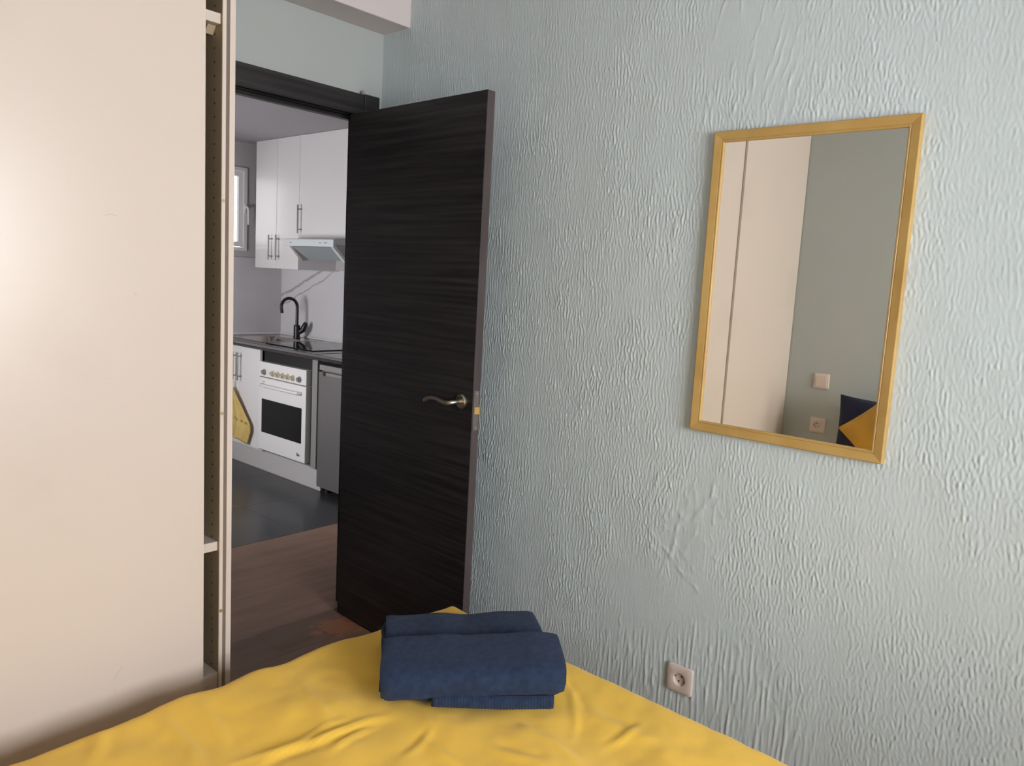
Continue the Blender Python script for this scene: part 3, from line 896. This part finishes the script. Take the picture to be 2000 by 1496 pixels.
# ------------------------------------------------------------------ mirror
my0, my1, mz0, mz1 = 0.558, 1.098, 1.024, 1.878
mr_ = thing('wall_mirror', (XR, (my0 + my1) / 2, mz0), 'rectangular mirror in a gold wooden frame on the textured wall', 'mirror')
box('backing', (XR - .009, XR - .001), (my0 + .008, my1 - .008), (mz0 + .008, mz1 - .008), 'bedwood', mr_)
box('mirror_glass', (2.063, XR - .0092), (my0 + .020, my1 - .020), (mz0 + .020, mz1 - .020), 'mirror', mr_)
prof = [(0.0, .000), (0.0, .019), (.0015, .0215), (.003, .022), (.0225, .0185), (.0232, .0172), (.0242, .0172), (.0255, .0182), (.0285, .0178), (.030, .0165), (.0305, .0120)]
C4 = lambda o_: [(my0 + o_, mz0 + o_), (my1 - o_, mz0 + o_), (my1 - o_, mz1 - o_), (my0 + o_, mz1 - o_)]
for s in range(4):
    bm = bmesh.new()
    rows = []
    for (o_, dpt) in prof:
        c4 = C4(o_)
        a, c = c4[s], c4[(s + 1) % 4]
        e = .0002
        a = (a[0] + (e if s == 0 else -e if s == 2 else 0), a[1] + (e if s == 1 else -e if s == 3 else 0))
        c = (c[0] - (e if s == 0 else -e if s == 2 else 0), c[1] - (e if s == 1 else -e if s == 3 else 0))
        rows.append((bm.verts.new((XR - dpt, a[0], a[1])), bm.verts.new((XR - dpt, c[0], c[1]))))
    for A, B in zip(rows, rows[1:]):
        bm.faces.new((A[0], A[1], B[1], B[0]))
    bm.faces.new([r[0] for r in rows]); bm.faces.new([r[1] for r in reversed(rows)])
    obj('frame_rail', bm, 'gold', mr_)


# ------------------------------------------------------------------ socket, switch
def plate(bm, face, cy, cz, half, inner, xw, dirx):
    """square plate with a round opening; xw wall x, dirx +1 looks to +x"""
    n = 64
    def pt(r_or_sq, a, d, sq, rad=0):
        if sq:
            c, s = math.cos(a), math.sin(a)
            k = (abs(c) ** 14 + abs(s) ** 14) ** (-1 / 14)
            return (xw + dirx * d, cy + r_or_sq * k * c, cz + r_or_sq * k * s)
        return (xw + dirx * d, cy + r_or_sq * math.cos(a), cz + r_or_sq * math.sin(a))
    rows = [(half, .0005, True), (half, .005, True), (half - .0015, .008, True), (half - .005, .0095, True), (inner + .003, .0105, False), (inner, .0095, False)]
    V = [[bm.verts.new(pt(r, 2 * math.pi * (k + .5) / n, d, sq)) for k in range(n)] for r, d, sq in rows]
    for A, B in zip(V, V[1:]):
        for k in range(n): bm.faces.new((A[k], A[(k + 1) % n], B[(k + 1) % n], B[k]))


def socket(xw, dirx, cy, cz, half, label, rot):
    t = thing('power_socket', (xw, cy, cz - half), label, 'socket', 'power sockets')
    bm = bmesh.new(); plate(bm, None, cy, cz, half, .0205, xw, dirx)
    obj('plate', bm, 'plastic', t, smooth=True)
    bm = bmesh.new()
    n = 40
    V = [[bm.verts.new((xw + dirx * d, cy + r * math.cos(2 * math.pi * k / n), cz + r * math.sin(2 * math.pi * k / n))) for k in range(n)]
         for r, d in ((.0205, .0095), (.0195, .0075), (.0185, .001))]
    for A, B in zip(V, V[1:]):
        for k in range(n): bm.faces.new((A[k], A[(k + 1) % n], B[(k + 1) % n], B[k]))
    bm.faces.new(V[-1])
    cup = obj('socket_cup', bm, 'plastic', t, smooth=True)
    for s in (-1, 1):
        a = rot
        y, z = cy + s * .0095 * math.cos(a), cz + s * .0095 * math.sin(a)
        tube('pin_hole', [(xw + dirx * .0009, y, z), (xw + dirx * .0016, y, z)], .0029, 'hole', cup, 12)
        y, z = cy - s * .0165 * math.sin(a), cz + s * .0165 * math.cos(a)
        x_ = sorted((xw + dirx * .001, xw + dirx * .007))
        box('earth_clip', x_, (y - .0024, y + .0024), (z - .0024, z + .0024), 'clip', cup, .0006)
    return t


socket(XR - .002, -1, 1.065, .243, .0435, 'cream wall socket on textured wall just above the yellow duvet edge', math.radians(118))
socket(XL, 1, 1.575, .712, .0435, 'cream wall socket beside pillows, seen in the mirror below the switch', math.radians(60))
sw = thing('light_switch', (XL, 1.578, .922), 'square cream light switch on smooth wall, seen in the mirror', 'switch')
bm = bmesh.new(); plate(bm, None, 1.578, .966, .0435, .030, XL, 1)
# square rocker covers the opening
obj('plate', bm, 'plastic', sw, smooth=True)
box('rocker', (XL + .002, XL + .0125), (1.578 - .031, 1.578 + .031), (.966 - .031, .966 + .031), 'plastic', sw, .002)

# ------------------------------------------------------------------ bed
BX1, BY0, BY1, BZ = 1.592, 0.29, 1.642, 0.45
bd = thing('bed', (.62, .96, 0), 'low double bed base with mattress under the yellow duvet', 'bed')
box('base', (XL + .015, BX1 - .06), (BY0 + .06, BY1 - .075), (.12, .20), 'bedwood', bd, .004)
box('mattress', (XL + .012, BX1 - .05), (BY0 + .05, BY1 - .085), (.2005, .425), 'mattress', bd, .03, seg=3)
for x in (XL + .08, BX1 - .14):
    for y in (BY0 + .13, BY1 - .15):
        tube('leg', [(x, y, .001), (x, y, .1195)], [.022, .028], 'bedwood', bd, 14)

ns, nt_ = 250, 210
drop = .30
su = np.linspace(XL + .014, BX1 + drop, ns)
tv = np.linspace(BY0 - drop, BY1 + drop, nt_)


def prof1(s, edge, r):
    """arc-length along the cloth -> (outward position, depth below top) past an edge"""
    a = (edge - r)
    over = np.maximum(s - a, 0)
    th = np.minimum(over / r, math.pi / 2)
    pos = np.minimum(s, a) + r * np.sin(th)
    dep = r * (1 - np.cos(th)) + np.maximum(over - r * math.pi / 2, 0)
    return pos, dep


S, T = np.meshgrid(su, tv, indexing='ij')
r_ = .045
ey = BY1 - .050 * sstep(S, 1.15, 1.62) ** 1.3
X, DXp = prof1(S, BX1, r_)
Yp, DYp = prof1(T, ey, r_)
Yn, DYn = prof1(-T, np.full_like(T, -BY0), r_)
Y = np.where(T > (BY0 + BY1) / 2, Yp, -Yn)
DY = np.where(T > (BY0 + BY1) / 2, DYp, DYn)
D = (DXp ** 4 + DY ** 4) ** .25
ds, dt = su[1] - su[0], tv[1] - tv[0]
w1 = band_noise(ns, nt_, ds, dt, 3.2, 0, 3.2, 21, True)
w2 = band_noise(ns, nt_, ds, dt, 9, 0, 9, 22, True)
w3 = band_noise(ns, nt_, ds, dt, 20, 0, 20, 23, True)
topw = np.clip(1 - D / .05, 0, 1)
Z = BZ - D
edge_d = np.minimum(np.minimum(BX1 - S, BY1 - T), T - BY0)
hw = (.0018 + .0032 * sstep(edge_d, .05, .30)) * w1 + .0014 * w2 + .0005 * w3
hw = hw + .012 * np.exp(-((S - 1.52) / .16) ** 2 - ((T - 1.56) / .14) ** 2)


def crease(p0, p1, w, h):
    global hw
    (x0, y0), (x1, y1) = p0, p1
    L = math.hypot(x1 - x0, y1 - y0); tx, ty = (x1 - x0) / L, (y1 - y0) / L
    s = (S - x0) * tx + (T - y0) * ty
    d = -(S - x0) * ty + (T - y0) * tx + .006 * np.sin(s * 31)
    env = np.exp(-((s - L / 2) / (L * .42)) ** 4)
    hw = hw + h * env * (np.exp(-(d / w) ** 2) - .45 * np.exp(-((d - 1.6 * w) / w) ** 2))


def bed_pt(u, v):
    d = r2 * (u - 1000) + d2 * (v - 748) + fwd * F_PX
    t = (BZ - CAM_H) / d.z
    return (d.x * t, d.y * t)


for (a, c, w, h) in (((760, 1395), (480, 1490), .012, .009), ((700, 1400), (440, 1496), .009, .006), ((735, 1415), (640, 1470), .008, .007),
                     ((320, 1395), (395, 1496), .014, .007), ((400, 1370), (440, 1460), .014, .005), ((1100, 1310), (1135, 1400), .008, .004),
                     ((1125, 1340), (1118, 1440), .007, .004), ((1010, 1400), (1130, 1490), .012, .007), ((1180, 1450), (1260, 1410), .009, .005),
                     ((830, 1440), (900, 1490), .010, .005), ((780, 1480), (850, 1420), .008, .005), ((590, 1330), (640, 1420), .016, .005),
                     ((210, 1420), (180, 1490), .016, .006), ((950, 1450), (1060, 1496), .012, .005), ((1150, 1380), (1270, 1450), .02, .004)):
    crease(bed_pt(*a), bed_pt(*c), w, h)
Z = Z + hw * (.25 + .75 * topw)
# the two towels press the filling down a little
hang = np.clip((D - .06) / .2, 0, 1)
X = X + np.where(DXp > .05, hang * (.012 + .016 * np.sin(T * 17 + 1.2)), 0)
sgn = np.where(T > (BY0 + BY1) / 2, 1, -1)
Y = Y + np.where(DY > .05, sgn * hang * (.010 + .014 * np.sin(S * 15)), 0)
Y = Y + sgn * topw * 0 + np.where(D < .08, sgn * sstep(np.abs(T - (BY0 + BY1) / 2), .5, .66) * .006 * np.sin(S * 21 + 2 * np.sin(S * 7)), 0)
dv = thing('duvet', (.62, .96, 0), 'yellow cotton duvet spread over the bed', 'duvet')
Pd = np.stack([X - .62, Y - .96, Z], -1)
sheet = grid_mesh('duvet_cover', Pd, 'duvet', dv)
md = sheet.modifiers.new('thickness', 'SOLIDIFY'); md.thickness = .012; md.offset = -1

# ------------------------------------------------------------------ towels: folded sheets, wound into flat rolls
def towel(center, axis, length, a_, b_, label, turns, seed, band=False, lean=0.0, tilt=0.0):
    ax = Vector((axis[0], axis[1], 0)).normalized()
    nrm = Vector((-ax.y, ax.x, 0))            # away from the viewer
    t = thing('towel', (center[0], center[1], BZ + .010), label, 'towel', 'folded navy towels on the bed')
    rng = np.random.default_rng(seed)
    th = .0135
    nT, nL = int(44 * turns), 40
    ph = np.linspace(0, 2 * math.pi * turns, nT)
    L = np.linspace(-length / 2, length / 2, nL)
    nz1 = band_noise(nT, nL, 1 / 44, length / nL, 2.2, 0, 8, seed, True)
    P3 = np.zeros((nT, nL, 3))
    for i, p in enumerate(ph):
        k = p / (2 * math.pi)
        A, B = a_ - th * k * 1.03, b_ - th * k * 1.03
        q = p - math.pi * .62
        c, s = math.cos(q), math.sin(q)
        pw = .50
        u = A * math.copysign(abs(c) ** pw, c)
        v = B * math.copysign(abs(s) ** pw, s)
        for j, l in enumerate(L):
            e = min(1, (length / 2 - abs(l)) / .02)
            bul = nz1[i, j] * .0022
            fl_ = 1 - .05 * (1 - e) ** 2
            uu, vv = (u + (bul * c)) * fl_, (v + bul * s) * fl_
            stag = .006 * math.sin(k * 5 + seed) * (l / length * 2)
            pos = ax * (l + stag) + nrm * uu
            zz = b_ + vv + lean * (uu + a_ * .9) * (.5 + .5 * vv / b_) + tilt * (l / length + .5)
            P3[i, j] = (pos.x, pos.y, max(zz, .0005 + .3 * th * 0))
    o = grid_mesh('towel_cloth', P3, 'navy', t)
    md = o.modifiers.new('thickness', 'SOLIDIFY'); md.thickness = .0105; md.offset = -1
    md2 = o.modifiers.new('bevel', 'BEVEL'); md2.width = .003; md2.segments = 2; md2.limit_method = 'ANGLE'; md2.angle_limit = math.radians(60)
    if band:
        # lower fold with a ribbed border, peeping out along the front right
        nU, nV = 150, 14
        Pb = np.zeros((nU, nV, 3))
        for i in range(nU):
            l = -.095 + .28 * i / (nU - 1)
            rib = .0006 * math.cos(2 * math.pi * l / .0070)
            for j in range(nV):
                a = math.pi * (j / (nV - 1)) - math.pi / 2
                e = min(1, (nU / 2 - abs(i - nU / 2 + .5)) / 4)
                o_ = -a_ * (.72 + .13 * min(1, i / (nU * .55))) - (.014 + rib) * math.cos(a) * e ** .5
                p_ = ax * l + nrm * o_
                Pb[i, j] = (p_.x, p_.y, .0175 + (.0165 + rib) * math.sin(a))
        o2 = grid_mesh('ribbed_border', Pb, 'navy', t)
        m2 = o2.modifiers.new('thickness', 'SOLIDIFY'); m2.thickness = .004; m2.offset = -1
    return t


towel((1.266, 1.190), (.742, -.670), .415, .100, .045, 'folded navy towel in front, nearer the viewer, with ribbed border', 3.0, 5, True, 0.12, .014)
towel((1.388, 1.346), (.79, -.615), .405, .080, .044, 'folded navy towel behind the other, nearer the bed corner', 2.6, 9, False)


# ------------------------------------------------------------------ pillows (seen in the mirror)
def pillow(name, label, center, w, h, thick, rx, rot_in_plane, lean, material):
    t = thing(name, center, label, 'pillow', 'pillows at the bed head')
    n = 36
    u = np.linspace(-1, 1, n)
    U, V = np.meshgrid(u, u, indexing='ij')
    prof_ = np.clip(1 - np.abs(U) ** 2.6, 0, 1) ** .6 * np.clip(1 - np.abs(V) ** 2.6, 0, 1) ** .6
    pin = 1 - .07 * (1 - np.abs(U) ** 2) * np.abs(V) ** 3
    pin2 = 1 - .07 * (1 - np.abs(V) ** 2) * np.abs(U) ** 3
    wr_ = band_noise(n, n, 1 / n, 1 / n, 3, 0, 3, hash(material) % 50 if False else len(material), True) * .006 * prof_
    rot = Matrix.Rotation(lean, 4, 'Y') @ Matrix.Rotation(rot_in_plane, 4, 'X')
    bm = bmesh.new()
    rows = []
    for sgn_ in (1, -1):
        g = [[None] * n for _ in range(n)]
        for i in range(n):
            for j in range(n):
                edge = i in (0, n - 1) or j in (0, n - 1)
                if sgn_ < 0 and edge:
                    g[i][j] = rows[0][i][j]; continue
                p = Vector((sgn_ * (thick / 2 * prof_[i, j] + wr_[i, j]), U[i, j] * w / 2 * pin2[i, j] * 1, V[i, j] * h / 2 * pin[i, j]))
                g[i][j] = bm.verts.new(rot @ p)
        rows.append(g)
        for i in range(n - 1):
            for j in range(n - 1):
                bm.faces.new((g[i][j], g[i + 1][j], g[i + 1][j + 1], g[i][j + 1]))
    obj('pillow_cover', bm, material, t, smooth=True, local=True)
    return t


pillow('navy_pillow', 'navy pillow standing against the wall at the bed head, behind a yellow one', (-.215, 1.205, .688), .47, .46, .13, 0, 0.0, math.radians(-9), 'navy_flat')
pillow('yellow_pillow', 'mustard yellow cushion standing on its corner before a navy pillow', (-.055, 1.075, .760), .42, .42, .12, 0, math.radians(45), math.radians(-10), 'mustard')
